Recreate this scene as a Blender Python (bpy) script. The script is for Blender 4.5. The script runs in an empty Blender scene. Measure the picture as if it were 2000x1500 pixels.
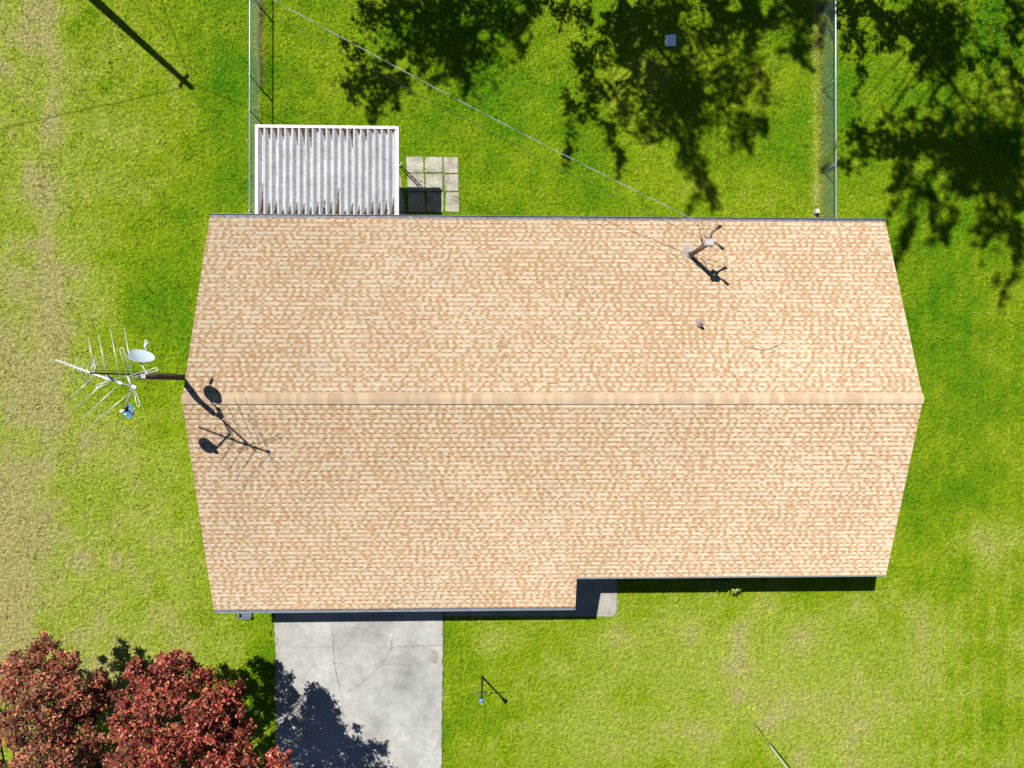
import bpy, math, random
import numpy as np
from mathutils import Vector, Matrix

random.seed(7); rng = np.random.default_rng(7)
scene = bpy.context.scene
col = scene.collection

# ------------------------------------------------------------------ camera, sky, sun, exposure
CAM_H = 24.2; FOC = 1340.0; NADIR = (960.0, 756.0)
def cam_matrix():
    d = Vector(((NADIR[0]-1000)/FOC, -(NADIR[1]-750)/FOC, -1)).normalized()
    a = math.atan2(-d.y, -d.z)
    for s in (1, -1):
        RX = Matrix.Rotation(s*a, 3, 'X')
        if abs((RX @ d).y) < 1e-6: break
    e = RX @ d
    b = math.atan2(e.x, -e.z)
    for s in (1, -1):
        RY = Matrix.Rotation(s*b, 3, 'Y')
        if abs((RY @ e).x) < 1e-6: break
    return RY @ RX
MC = cam_matrix()
cam = bpy.data.objects.new('camera', bpy.data.cameras.new('camera'))
cam.data.sensor_fit = 'HORIZONTAL'; cam.data.sensor_width = 36.0
cam.data.lens = 36.0*FOC/2000.0; cam.data.clip_start = 0.1; cam.data.clip_end = 2000
cam.matrix_world = Matrix.Translation((0, 0, CAM_H)) @ MC.to_4x4()
col.objects.link(cam); scene.camera = cam

SX, SY = 0.435, -0.465                       # ground shadow offset per metre of height
to_sun = Vector((-SX, -SY, 1)).normalized()
ELEV = math.asin(to_sun.z); AZ = math.atan2(to_sun.x, to_sun.y)
world = bpy.data.worlds.new('World'); scene.world = world; world.use_nodes = True
nt = world.node_tree
sky = nt.nodes.new('ShaderNodeTexSky'); sky.sky_type = 'NISHITA'; sky.sun_disc = False
sky.sun_elevation = ELEV; sky.sun_rotation = AZ % (2*math.pi)
sky.air_density = 0.7; sky.dust_density = 0.05; sky.ozone_density = 4.0
nt.links.new(sky.outputs[0], nt.nodes['Background'].inputs[0])
nt.nodes['Background'].inputs[1].default_value = 0.05
sun = bpy.data.objects.new('sun', bpy.data.lights.new('sun', 'SUN'))
sun.data.energy = 5.0; sun.data.angle = math.radians(0.5); sun.data.color = (1.0, 0.955, 0.88)
sun.rotation_euler = (-to_sun).to_track_quat('-Z', 'Y').to_euler(); sun.location = (-20, 20, 40)
col.objects.link(sun)
scene.view_settings.view_transform = 'Standard'; scene.view_settings.look = 'None'
scene.view_settings.exposure = 0.8; scene.view_settings.gamma = 1.0
scene.cycles.max_bounces = 6

def W(px, py, z):                            # photo pixel (2000x1500) at height z -> world point
    v = MC @ Vector(((px-1000)/FOC, -(py-750)/FOC, -1)); t = (CAM_H-z)/-v.z
    return Vector((v.x*t, v.y*t, z))
def Pj(p):
    c = MC.transposed() @ (Vector(p)-Vector((0, 0, CAM_H)))
    return 1000+FOC*c.x/-c.z, 750-FOC*c.y/-c.z

# ------------------------------------------------------------------ helpers
def srgb(r, g, b, k=1.0):
    f = lambda c: (c/255/12.92 if c <= 10 else ((c/255+.055)/1.055)**2.4)
    return (f(r)*k, f(g)*k, f(b)*k)
def mat(name, c=(.5, .5, .5), rough=.7, metal=0, attr=False, noise=None, bump=None, spec=.3, trans=0):
    """Procedural principled material: optional colour attribute, noise variation (scale, lo, hi), bump."""
    m = bpy.data.materials.new(name); m.use_nodes = True
    n = m.node_tree.nodes; l = m.node_tree.links; b = n['Principled BSDF']
    b.inputs['Roughness'].default_value = rough; b.inputs['Metallic'].default_value = metal
    b.inputs['Specular IOR Level'].default_value = spec
    if attr:
        a = n.new('ShaderNodeAttribute'); a.attribute_name = 'Col'; src = a.outputs['Color']
    else:
        a = n.new('ShaderNodeRGB'); a.outputs[0].default_value = (*c, 1); src = a.outputs[0]
    geo = n.new('ShaderNodeNewGeometry')
    for (sc, lo, hi) in (noise or []):
        t = n.new('ShaderNodeTexNoise'); t.inputs['Scale'].default_value = sc; t.inputs['Detail'].default_value = 4
        l.new(geo.outputs['Position'], t.inputs['Vector'])
        r = n.new('ShaderNodeMapRange'); r.inputs[1].default_value = .3; r.inputs[2].default_value = .7
        r.inputs[3].default_value = lo; r.inputs[4].default_value = hi
        l.new(t.outputs['Fac'], r.inputs[0])
        x = n.new('ShaderNodeVectorMath'); x.operation = 'SCALE'
        l.new(src, x.inputs[0]); l.new(r.outputs[0], x.inputs['Scale']); src = x.outputs[0]
    l.new(src, b.inputs['Base Color'])
    if bump:
        t = n.new('ShaderNodeTexNoise'); t.inputs['Scale'].default_value = bump[0]; t.inputs['Detail'].default_value = 5
        l.new(geo.outputs['Position'], t.inputs['Vector'])
        bp = n.new('ShaderNodeBump'); bp.inputs['Distance'].default_value = bump[1]
        l.new(t.outputs['Fac'], bp.inputs['Height']); l.new(bp.outputs[0], b.inputs['Normal'])
    if trans:
        tr = n.new('ShaderNodeBsdfTranslucent'); l.new(src, tr.inputs['Color'])
        mx = n.new('ShaderNodeMixShader'); mx.inputs[0].default_value = trans
        l.new(b.outputs[0], mx.inputs[1]); l.new(tr.outputs[0], mx.inputs[2])
        l.new(mx.outputs[0], n['Material Output'].inputs['Surface'])
    return m

def tag(o, label=None, cat=None, group=None, kind=None):
    if label: o['label'] = label
    if cat: o['category'] = cat
    if group: o['group'] = group
    if kind: o['kind'] = kind
    return o
def empty(name, loc, label, cat, group=None):
    o = bpy.data.objects.new(name, None); o.location = loc; o.empty_display_size = .2
    col.objects.link(o); return tag(o, label, cat, group)
BASE = {}
def base_of(p):
    v = Vector((0, 0, 0))
    while p is not None: v += Vector(p.location); p = p.parent
    return v
def link(name, me, m, parent=None):
    if isinstance(m, (list, tuple)):
        for k in m: me.materials.append(k)
    elif m: me.materials.append(m)
    o = bpy.data.objects.new(name, me); col.objects.link(o)
    if parent is not None:
        o.parent = parent
        off = base_of(parent)
        me.transform(Matrix.Translation(-off))
    return o
def np_mesh(name, V, F, m, parent=None, C=None, smooth=False):
    """V (N,3), F (M,k) numpy, C (N,3) per-vertex colour."""
    V = np.asarray(V, dtype=np.float32); F = np.asarray(F, dtype=np.int32)
    me = bpy.data.meshes.new(name); k = F.shape[1]
    me.vertices.add(len(V)); me.vertices.foreach_set('co', V.ravel())
    me.loops.add(F.size); me.loops.foreach_set('vertex_index', F.ravel())
    me.polygons.add(len(F)); me.polygons.foreach_set('loop_start', np.arange(0, F.size, k, dtype=np.int32))
    me.polygons.foreach_set('loop_total', np.full(len(F), k, dtype=np.int32))
    me.update(calc_edges=True)
    if C is not None:
        a = me.color_attributes.new('Col', 'FLOAT_COLOR', 'POINT')
        a.data.foreach_set('color', np.c_[np.asarray(C, dtype=np.float32), np.ones(len(V), np.float32)].ravel())
    if smooth: me.polygons.foreach_set('use_smooth', np.ones(len(F), bool))
    return link(name, me, m, parent)

class MB:
    def __init__(s): s.v = []; s.f = []; s.c = []; s.sm = []
    def quad(s, pts, c=None):
        i = len(s.v); s.v += [tuple(p) for p in pts]; s.f.append(tuple(range(i, i+len(pts)))); s.sm.append(False)
        s.c += [c or (1, 1, 1)]*len(pts); return s
    def box(s, x0, x1, y0, y1, z0, z1):
        i = len(s.v); s.v += [(x, y, z) for z in (z0, z1) for x, y in ((x0, y0), (x1, y0), (x1, y1), (x0, y1))]
        s.f += [tuple(i+k for k in q) for q in ((0, 3, 2, 1), (4, 5, 6, 7), (0, 1, 5, 4), (1, 2, 6, 5), (2, 3, 7, 6), (3, 0, 4, 7))]
        s.sm += [False]*6; s.c += [(1, 1, 1)]*8; return s
    def obox(s, a, b, w, h, up=(0, 0, 1)):
        a = Vector(a); b = Vector(b); d = (b-a).normalized(); u = Vector(up)
        if abs(d.dot(u)) > .95: u = Vector((1, 0, 0))
        x = d.cross(u).normalized()*w/2; y = x.cross(d).normalized()*h/2; i = len(s.v)
        for p in (a, b): s.v += [tuple(p+q) for q in (-x-y, x-y, x+y, -x+y)]
        s.f += [tuple(i+k for k in q) for q in ((0, 1, 2, 3), (7, 6, 5, 4), (0, 4, 5, 1), (1, 5, 6, 2), (2, 6, 7, 3), (3, 7, 4, 0))]
        s.sm += [False]*6; s.c += [(1, 1, 1)]*8; return s
    def tube(s, pts, r, n=8, closed=False, cap=True):
        pts = [Vector(p) for p in pts]; m = len(pts)
        rs = r if isinstance(r, (list, tuple)) else [r]*m
        i0 = len(s.v); px = None
        for k, p in enumerate(pts):
            if closed: d = pts[(k+1) % m]-pts[k-1]
            else: d = pts[min(k+1, m-1)]-pts[max(k-1, 0)]
            d = d.normalized() if d.length > 1e-9 else Vector((0, 0, 1))
            if px is None:
                px = d.cross(Vector((0, 0, 1)) if abs(d.z) < .9 else Vector((1, 0, 0))).normalized()
            else:
                q = px-d*px.dot(d); px = q.normalized() if q.length > 1e-6 else px
            py = d.cross(px)
            for j in range(n):
                t = 2*math.pi*j/n; s.v.append(tuple(p+rs[k]*(math.cos(t)*px+math.sin(t)*py)))
        s.c += [(1, 1, 1)]*(m*n)
        for k in range(m if closed else m-1):
            a = i0+k*n; b = i0+((k+1) % m)*n
            for j in range(n):
                s.f.append((a+j, a+(j+1) % n, b+(j+1) % n, b+j)); s.sm.append(True)
        if cap and not closed:
            s.f.append(tuple(i0+j for j in reversed(range(n)))); s.f.append(tuple(i0+(m-1)*n+j for j in range(n))); s.sm += [False, False]
        return s
    def lathe(s, prof, c, axis=(0, 0, 1), n=20):
        """prof: list of (radius, height) about axis at c."""
        c = Vector(c); a = Vector(axis).normalized()
        x = a.cross(Vector((0, 1, 0)) if abs(a.y) < .9 else Vector((1, 0, 0))).normalized(); y = a.cross(x); i0 = len(s.v)
        for r, h in prof:
            for j in range(n):
                t = 2*math.pi*j/n; s.v.append(tuple(c+a*h+r*(math.cos(t)*x+math.sin(t)*y)))
        s.c += [(1, 1, 1)]*(len(prof)*n)
        for k in range(len(prof)-1):
            for j in range(n):
                s.f.append((i0+k*n+j, i0+k*n+(j+1) % n, i0+(k+1)*n+(j+1) % n, i0+(k+1)*n+j)); s.sm.append(True)
        return s
    def extrude_x(s, prof, x0, x1):
        """closed (y,z) profile extruded along x."""
        i = len(s.v); n = len(prof)
        s.v += [(x0, y, z) for y, z in prof]+[(x1, y, z) for y, z in prof]; s.c += [(1, 1, 1)]*(2*n)
        for k in range(n): s.f.append((i+k, i+(k+1) % n, i+n+(k+1) % n, i+n+k)); s.sm.append(False)
        s.f.append(tuple(i+k for k in reversed(range(n)))); s.f.append(tuple(i+n+k for k in range(n))); s.sm += [False]*2
        return s
    def build(s, name, m, parent=None, colors=False, bevel=0):
        me = bpy.data.meshes.new(name); me.from_pydata(s.v, [], s.f)
        me.polygons.foreach_set('use_smooth', s.sm)
        if colors:
            a = me.color_attributes.new('Col', 'FLOAT_COLOR', 'POINT')
            a.data.foreach_set('color', np.c_[np.array(s.c, np.float32), np.ones(len(s.v), np.float32)].ravel())
        me.update()
        o = link(name, me, m, parent)
        if bevel:
            b = o.modifiers.new('bevel', 'BEVEL'); b.width = bevel; b.segments = 2; b.limit_method = 'ANGLE'
        return o

def hash2(ix, iy, seed):
    h = (ix.astype(np.int64)*374761393+iy.astype(np.int64)*668265263+seed*1442695041) & 0xffffffff
    h = ((h ^ (h >> 13))*1274126177) & 0xffffffff
    return ((h ^ (h >> 16)) & 0xffff)/65535.0
def vnoise(x, y, sc, seed):
    x = np.asarray(x)/sc; y = np.asarray(y)/sc; ix = np.floor(x); iy = np.floor(y); fx = x-ix; fy = y-iy
    fx = fx*fx*(3-2*fx); fy = fy*fy*(3-2*fy)
    a = hash2(ix, iy, seed); b = hash2(ix+1, iy, seed); c = hash2(ix, iy+1, seed); d = hash2(ix+1, iy+1, seed)
    return a*(1-fx)*(1-fy)+b*fx*(1-fy)+c*(1-fx)*fy+d*fx*fy
def fbm(x, y, sc, seed, o=4):
    s = 0; w = 1; t = 0
    for k in range(o): s = s+w*vnoise(x, y, sc/2**k, seed+k*17); t += w; w *= .55
    return s/t

# ------------------------------------------------------------------ materials
M = {}
M['lawn'] = mat('lawn_ground', attr=True, rough=.95, noise=[(7, .7, 1.25), (40, .55, 1.4)], bump=(9, .12), spec=.1)
M['grass'] = mat('grass_blade', attr=True, rough=.75, spec=.15, trans=.25)
M['roof'] = mat('asphalt_shingle', attr=True, rough=.95, noise=[(.5, .96, 1.04), (160, .82, 1.16)], bump=(200, .004), spec=.05)
M['roof'].node_tree.nodes['Principled BSDF'].inputs['Diffuse Roughness'].default_value = 1.0
M['trim'] = mat('painted_trim', (.62, .58, .50), .5, noise=[(3, .9, 1.05)])
M['gutter'] = mat('gutter_metal', (.105, .115, .15), .6, metal=.1, noise=[(6, .6, 1.3)])
M['gutter_lip'] = mat('gutter_lip', (.14, .165, .185), .5, noise=[(5, .75, 1.1)])
M['siding'] = mat('siding', (.55, .52, .45), .6, noise=[(2, .92, 1.05)])
M['dark'] = mat('dark_opening', (.02, .022, .025), .25, noise=[(3, .8, 1.2)])
M['white'] = mat('white_paint', (.44, .44, .44), .5, noise=[(7, .88, 1.05)])
M['pan'] = mat('patio_pan', (.335, .35, .375), .55, noise=[(2.5, .82, 1.08), (14, .74, 1.08), (45, .8, 1.1)])
M['debris'] = mat('leaf_debris', attr=True, rough=.9)
M['concrete'] = mat('driveway_concrete', (.31, .308, .292), .9, noise=[(.42, .66, 1.18), (1.6, .84, 1.12), (5, .9, 1.07), (14, .92, 1.06), (55, .84, 1.14), (130, .85, 1.15)], bump=(60, .006), spec=.15)
M['crack'] = mat('crack', (.155, .135, .115), .95, noise=[(20, .6, 1.3)])
M['stain'] = mat('oil_stain', (.22, .21, .185), .9, noise=[(9, .7, 1.25), (50, .8, 1.2)])
M['walk'] = mat('walk_concrete', (.27, .255, .23), .9, noise=[(1.5, .8, 1.12), (9, .85, 1.1), (60, .88, 1.1)])
M['paver'] = mat('paver', (.315, .30, .245), .9, noise=[(2.2, .62, 1.15), (9, .8, 1.12), (30, .85, 1.1)], bump=(40, .006))
M['galv'] = mat('galvanised_steel', (.34, .42, .43), .45, metal=.35, noise=[(8, .85, 1.1)])
M['rail'] = mat('fence_rail', (.42, .55, .57), .4, metal=.3, noise=[(8, .85, 1.1)])
M['alu'] = mat('aluminium', (.55, .57, .57), .4, metal=.45, noise=[(12, .85, 1.1)])
M['postwood'] = mat('weathered_pole', (.085, .055, .04), .8, noise=[(6, .6, 1.3), (40, .7, 1.3)], bump=(30, .01))
M['rust'] = mat('rusty_pipe', (.17, .09, .055), .65, metal=.2, noise=[(9, .6, 1.3)])
M['black'] = mat('black_rubber', (.018, .016, .016), .6, noise=[(10, .8, 1.2)])
M['dish'] = mat('dish_paint', (.38, .45, .52), .45, noise=[(5, .92, 1.05)])
M['dishdark'] = mat('dish_blue', (.09, .2, .30), .25, metal=.3, noise=[(8, .5, 1.6)])
M['boxgrey'] = mat('box_grey', (.34, .31, .325), .6, noise=[(9, .85, 1.1)])
M['flash'] = mat('flashing', (.30, .26, .235), .6, metal=.2, noise=[(9, .8, 1.1)])
M['cable_white'] = mat('cable_white', (.27, .31, .30), .5, noise=[(5, .8, 1.15)])
M['cable_dark'] = mat('cable_dark', (.05, .035, .03), .7, noise=[(5, .8, 1.2)])
M['lampmetal'] = mat('lamp_metal', (.02, .022, .02), .5, noise=[(10, .8, 1.2)])
M['lampglass'] = mat('lamp_glass', (.10, .20, .40), .2, noise=[(12, .8, 1.2)], spec=.6)
M['guard'] = mat('guy_guard', (.24, .38, .30), .5, noise=[(4, .9, 1.1)])
M['bark'] = mat('bark', (.07, .05, .035), .9, noise=[(8, .6, 1.3)], bump=(20, .02))
M['leaf_red'] = mat('red_maple_leaf', attr=True, rough=.6, spec=.35, trans=.12)
M['leaf_green'] = mat('green_leaf', attr=True, rough=.5, spec=.4, trans=.2)
M['stone'] = mat('pale_slab', (.78, .8, .8), .8, noise=[(8, .85, 1.1)])
M['twig'] = mat('twig', (.24, .15, .10), .9, noise=[(20, .7, 1.2)])

# ------------------------------------------------------------------ large structure: lawn
GX0, GX1, GY0, GY1 = -22.0, 24.0, -19.0, 19.0
def sig(x): return 1/(1+np.exp(-np.clip(x, -30, 30)))
PAL_K = 0.60
PAL = np.array([srgb(72, 148, 2), srgb(124, 168, 5), srgb(164, 190, 24), srgb(192, 204, 78), srgb(210, 198, 130)])*PAL_K
def g(px, py, cx, cy, rx, ry): return np.exp(-((px-cx)/rx)**2-((py-cy)/ry)**2)
def lawn_tone(x, y):
    """how dry / yellow the turf is, 0 lush .. 1 straw, at ground x, y"""
    px = NADIR[0]+x*55.37; py = NADIR[1]-y*55.37
    t = np.full(np.shape(x), .36)
    t = t+.24*sig((230-px)/60)+.20*sig((py-1150)/60)*sig((px-800)/60)+.10*sig((420-px)/40)
    t = t+.16*g(px, py, 60, 800, 110, 420)+.46*g(px, py, 25, 1100, 62, 190)+.10*g(px, py, 40, 700, 90, 120)+.12*g(px, py, 260, 950, 110, 250)
    t = t+.16*g(px, py, 300, 1240, 260, 90)
    t = t+.32*np.exp(-((px-112-8*np.sin(py/90))/20)**2)*sig((980-py)/60)*(.55+.7*vnoise(x, y, .9, 5))
    t = t-.20*g(px, py, 430, 200, 60, 190)-.22*g(px, py, 345, 530, 60, 150)-.12*g(px, py, 300, 600, 50, 50)
    t = t-.16*g(px, py, 1860, 760, 130, 330)-.05*g(px, py, 1000, 250, 500, 170)-.14*g(px, py, 1900, 1350, 90, 140)
    t = t+.18*g(px, py, 1450, 1330, 450, 150)+.12*g(px, py, 1950, 1080, 60, 70)+.12*g(px, py, 1840, 1110, 50, 30)
    t = t+.08*g(px, py, 1180, 1450, 120, 50)+.08*g(px, py, 1560, 1380, 100, 60)+.06*g(px, py, 960, 340, 130, 60)
    t = t+.09*g(px, py, 1230, 1220, 120, 60)-.10*g(px, py, 1350, 1480, 130, 40)-.10*g(px, py, 900, 1430, 60, 80)
    t = t+(fbm(x, y, 5.5, 203, 3)-.5)*.42+(fbm(x, y, 1.8, 3)-.5)*.52+(fbm(x, y, .5, 9, 3)-.5)*.36
    s = fbm(x, y, 1.0, 41, 4)*(.75+.5*sig((200-px)/80)+.25*sig((py-1150)/60))
    t = t+.28*np.clip(s-.60, 0, .3)/.3
    t = t+.5*np.exp(-((px-1604)/10)**2)*(py < 430)+.5*np.exp(-((px-508)/4)**2)*(py < 175)
    t = t+(.02+.03*(px > 1790))*np.sin(x*2*math.pi/.62+vnoise(x, y, 3, 77)*2)*(.5+vnoise(x, y, 4, 78))
    t = np.where((px > 800) & (py > 1000), np.where(t > .66, .66+.5*(t-.66), t)+.14*np.clip(fbm(x, y, 1.1, 301, 3)-.52, 0, .3)/.2+.10*g(px, py, 1560, 1385, 110, 70)+.14*g(px, py, 1960, 1070, 50, 60), t)
    return np.clip(t, 0, 1)
def lawn_color(x, y):
    t = lawn_tone(x, y)*(len(PAL)-1); i = np.clip(np.floor(t).astype(int), 0, len(PAL)-2); f = (t-i)[..., None]
    return PAL[i]*(1-f)+PAL[i+1]*f
xs = np.r_[[-600, -300, -150, -90], np.arange(-60, GX0-.1, .8), np.arange(GX0, GX1+.01, .16), np.arange(GX1+.8, 60, .8), [90, 150, 300, 600]]
ys = np.r_[[-600, -300, -150, -90], np.arange(-60, GY0-.1, .8), np.arange(GY0, GY1+.01, .16), np.arange(GY1+.8, 60, .8), [90, 150, 300, 600]]
X, Y = np.meshgrid(xs, ys); nx, ny = len(xs), len(ys)
V = np.c_[X.ravel(), Y.ravel(), np.zeros(X.size)]
idx = np.arange(nx*ny).reshape(ny, nx)
F = np.c_[idx[:-1, :-1].ravel(), idx[:-1, 1:].ravel(), idx[1:, 1:].ravel(), idx[1:, :-1].ravel()]
tag(np_mesh('lawn', V, F, M['lawn'], C=lawn_color(V[:, 0], V[:, 1])*np.array([.62, .66, .62])), kind='structure')

# driveway, walk and stoop
def outline_slab(name, pts, z0, z1, m, parent=None, jitter=.0):
    """extruded polygon (counter-clockwise x,y)"""
    b = MB(); n = len(pts)
    b.v = [(x, y, z0) for x, y in pts]+[(x, y, z1) for x, y in pts]; b.c = [(1, 1, 1)]*(2*n)
    b.f = [tuple(range(n, 2*n))]+[(k, (k+1) % n, n+(k+1) % n, n+k) for k in range(n)]; b.sm = [False]*(n+1)
    return b.build(name, m, parent)
def edge(a, b, n, j):
    return [(a[0]+(b[0]-a[0])*k/n+random.uniform(-j, j), a[1]+(b[1]-a[1])*k/n+random.uniform(-j, j)) for k in range(n)]
DZ = .035
dl0 = W(537, 1180, 0); dl1 = W(541, 1500, 0); dr0 = W(866, 1180, 0); dr1 = W(862, 1500, 0)
dl2 = dl1+(dl1-dl0)*.8; dr2 = dr1+(dr1-dr0)*.8
dpts = edge(dl0[:2], dl2[:2], 60, .025)+edge(dl2[:2], dr2[:2], 4, 0)+edge(dr2[:2], dr0[:2], 60, .02)+edge(dr0[:2], dl0[:2], 4, 0)
drive = tag(outline_slab('driveway', dpts, -.05, DZ, M['concrete']), kind='structure')
w0 = W(1125, 1130, 0); w1 = W(1204, 1203, 0)
walkp = [(dr0.x+.01, dr0.y+.45), (W(868, 1203, 0).x, W(868, 1203, 0).y), (W(1160, 1203, 0).x, W(1160, 1203, 0).y)]
for k in range(8):
    t = -math.pi/2+k*math.pi/14; c = W(1192, 1190, 0); walkp.append((c.x+.22*math.cos(t), c.y+.22*math.sin(t)-.02))
walkp += [(W(1206, 1128, 0).x, W(1206, 1128, 0).y+.6), (W(1120, 1128, 0).x, W(1120, 1128, 0).y+.6)]
tag(outline_slab('path', walkp, -.05, DZ-.006, M['walk']), kind='structure')
def crack(pxs, w, m=M['crack'], name='crack', z=DZ+.003, parent=None):
    P = []
    for (a, b) in zip(pxs[:-1], pxs[1:]):
        n = max(2, int(math.hypot(a[0]-b[0], a[1]-b[1])/4))
        P += [W(a[0]+(b[0]-a[0])*k/n+random.gauss(0, .9), a[1]+(b[1]-a[1])*k/n+random.gauss(0, .9), z) for k in range(n)]
    P.append(W(*pxs[-1], z)); b = MB(); L = []; R_ = []
    for k, p in enumerate(P):
        d = (P[min(k+1, len(P)-1)]-P[max(k-1, 0)]).normalized(); s = Vector((-d.y, d.x, 0)); ww = w*random.uniform(.25, 1.1)/2
        L.append(p+s*ww); R_.append(p-s*ww)
    for k in range(len(P)-1): b.quad((R_[k], R_[k+1], L[k+1], L[k]))
    return b.build(name, m, parent)
for pts, w in (([(645, 1222), (651, 1243), (653, 1285), (653, 1300), (658, 1325), (665, 1350)], .035),
               ([(682, 1224), (705, 1228), (737, 1240), (767, 1245), (790, 1250), (802, 1257)], .022),
               ([(764, 1265), (800, 1263), (864, 1261)], .032), ([(767, 1247), (764, 1265), (750, 1290), (745, 1298), (720, 1322), (700, 1338), (680, 1350)], .028),
               ([(745, 1298), (770, 1296), (805, 1298)], .018), ([(653, 1297), (635, 1297), (612, 1301)], .016), ([(655, 1295), (675, 1294)], .02),
               ([(702, 1417), (770, 1417), (858, 1420)], .012), ([(665, 1350), (668, 1372), (672, 1400)], .02), ([(540, 1262), (600, 1264), (690, 1263), (764, 1265)], .008)):
    crack(pts, w, parent=drive)
def blotch(cx, cy, rx, ry, m, parent, z, name='stain'):
    b = MB(); n = 22; ph = random.uniform(0, 6)
    pts = [W(cx+rx*math.cos(2*math.pi*k/n)*(1+.25*math.sin(3*k+ph)*random.random()), cy+ry*math.sin(2*math.pi*k/n)*(1+.25*random.uniform(-1, 1)), z) for k in range(n)]
    b.quad(list(reversed(pts))); return b.build(name, m, parent)
blotch(849, 1284, 7, 13, M['stain'], drive, DZ+.0045)

# ------------------------------------------------------------------ house
RX0, RX1 = -8.68, 12.50; XS = 2.665; YR = -.335; ZR = 4.68; SL = .337
YN = 5.24; YS = -5.90; YG = -6.97
CO = 1/math.sqrt(1+SL*SL); SI = SL*CO
def roof_z(y): return ZR-SL*abs(y-YR)
house = empty('house', (2, 0, 0), 'single storey house with a tan shingled gable roof and a stepped front eave', 'house')
RK = .50; CREAM = np.array(srgb(244, 229, 203))*RK; TAN = np.array(srgb(220, 186, 143))*RK; DASH = np.array(srgb(204, 148, 112))*RK; PINK = np.array(srgb(242, 213, 182))*RK
EXPO = .1485; NRM = (0, 1)
def shingles():
    b = MB()
    for side in (1, -1):
        y_e = YN if side > 0 else YG
        L = abs(y_e-YR)/CO; n = int(L/EXPO)+1
        nv = Vector((0, side*SI, CO))
        def pt(x, v, h): 
            y = y_e-side*v*CO; return Vector((x, y, roof_z(y)))+nv*h
        for k in range(n):
            v0 = k*EXPO; v1 = min(v0+EXPO, L); xr = RX1
            if v1-v0 < .02: continue
            if side < 0 and v0 < (YS-YG)/CO-.09: xr = XS
            hb = .011; x = RX0-.006+random.uniform(0, .01); first = True
            wob = random.uniform(-.004, .004)
            va = v0+wob
            def low(x): return float(vnoise(np.array(x), np.array(v0*side), 1.6, 21))*.30+float(vnoise(np.array(x), np.array(v0*side), .35, 23))*.14+.28
            # lower band of the course: exposed tabs with printed shadow dashes at their butts
            bandh = EXPO*.44; dh = .034; dash = False; segs = []
            while x < xr-1e-4:
                w = random.choice((.09, .10, .11, .12)) if not dash else random.choice((.08, .09, .10, .12))
                x2 = min(x+w, xr)
                if xr-x2 < .05: x2 = xr
                dash = not dash if random.random() < .93 else dash
                q_ = min(1, max(0, 1.15-low(x)*1.5+random.uniform(-.25, .35))); c = (TAN*(1-q_)+(CREAM if random.random() < .6 else PINK)*q_)*random.uniform(.96, 1.04)
                hh = hb+(.004 if dash else .0); ct = tuple(c)
                if dash:
                    cd = tuple((DASH if random.random() < .7 else TAN*.82)*random.uniform(.85, 1.15))
                    b.quad((pt(x, va, hh), pt(x2, va, hh), pt(x2, va+dh, hh-.003), pt(x, va+dh, hh-.003))[::side], cd)
                    b.quad((pt(x, va+dh, hh-.003), pt(x2, va+dh, hh-.003), pt(x2, va+bandh, hh-.005), pt(x, va+bandh, hh-.005))[::side], ct)
                else:
                    b.quad((pt(x, va, hh), pt(x2, va, hh), pt(x2, va+bandh, hh-.005), pt(x, va+bandh, hh-.005))[::side], ct)
                b.quad((pt(x, va, -.004), pt(x2, va, -.004), pt(x2, va, hh), pt(x, va, hh))[::side], tuple(c*.85))
                x = x2
            # upper band: cream blocks alternating with tan gaps
            x = RX0-.006+random.uniform(0, .01); blk = random.random() < .5
            while x < xr-1e-4:
                w = random.choice((.10, .11, .12, .14)) if blk else random.choice((.09, .10, .11, .13))
                x2 = min(x+w, xr)
                if xr-x2 < .05: x2 = xr
                dens_ = low(x)
                if blk: c = CREAM*1.03 if random.random() < .85 else PINK
                else: c = TAN if random.random() < .42+.9*(dens_-.18) else (CREAM*.97 if random.random() < .6 else PINK)
                c = tuple(c*random.uniform(.94, 1.05)); h1 = hb-.005
                b.quad((pt(x, va+bandh, h1), pt(x2, va+bandh, h1), pt(x2, v1+.006, .001), pt(x, v1+.006, .001))[::side], c)
                x = x2; blk = not blk if random.random() < .91 else blk
    return b
roof = shingles().build('roof', M['roof'], house, colors=True)
# roof deck under the shingles
dk = MB()
def deck_prof(y1):
    return [(YN-.02, roof_z(YN)-.015), (YR, ZR-.015), (y1+.02, roof_z(y1)-.015), (y1+.02, roof_z(y1)-.17), (YR, ZR-.19), (YN-.02, roof_z(YN)-.17)]
dk.extrude_x(deck_prof(YG), RX0+.01, XS); dk.extrude_x(deck_prof(YS), XS, RX1-.01)
dk.build('fascia', M['trim'], roof)
# ridge cap
rc = MB(); x = RX0-.01; CREAM2 = np.array(srgb(234, 208, 176))*RK
while x < RX1:
    x2 = min(x+.145, RX1+.01); r = random.random()
    c = CREAM2*random.uniform(.92, 1.05) if r < .55 else (CREAM2*1.11 if r < .78 else CREAM2*np.array((.91, .87, .84)))
    j = random.uniform(-.004, .004); wN, wS = .155+j, .15+j
    a = [Vector((x, YR+wN, roof_z(YR+wN)+.02)), Vector((x, YR, ZR+.035)), Vector((x, YR-wS, roof_z(YR-wS)+.048))]
    d = [Vector((x2+.01, p.y, p.z-.008)) for p in a]; c = tuple(c)
    rc.quad((a[0], a[1], d[1], d[0]), c); rc.quad((a[1], a[2], d[2], d[1]), c)
    for k in (0, 2): rc.quad((a[k], d[k], d[k]-Vector((0, 0, .05)), a[k]-Vector((0, 0, .05))), tuple(np.array(c)*.8))
    rc.quad((a[0], a[1], a[1]-Vector((0, 0, .02)), a[0]-Vector((0, 0, .02))), c); rc.quad((a[1], a[2], a[2]-Vector((0, 0, .02)), a[1]-Vector((0, 0, .02))), c)
    x = x2
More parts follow.
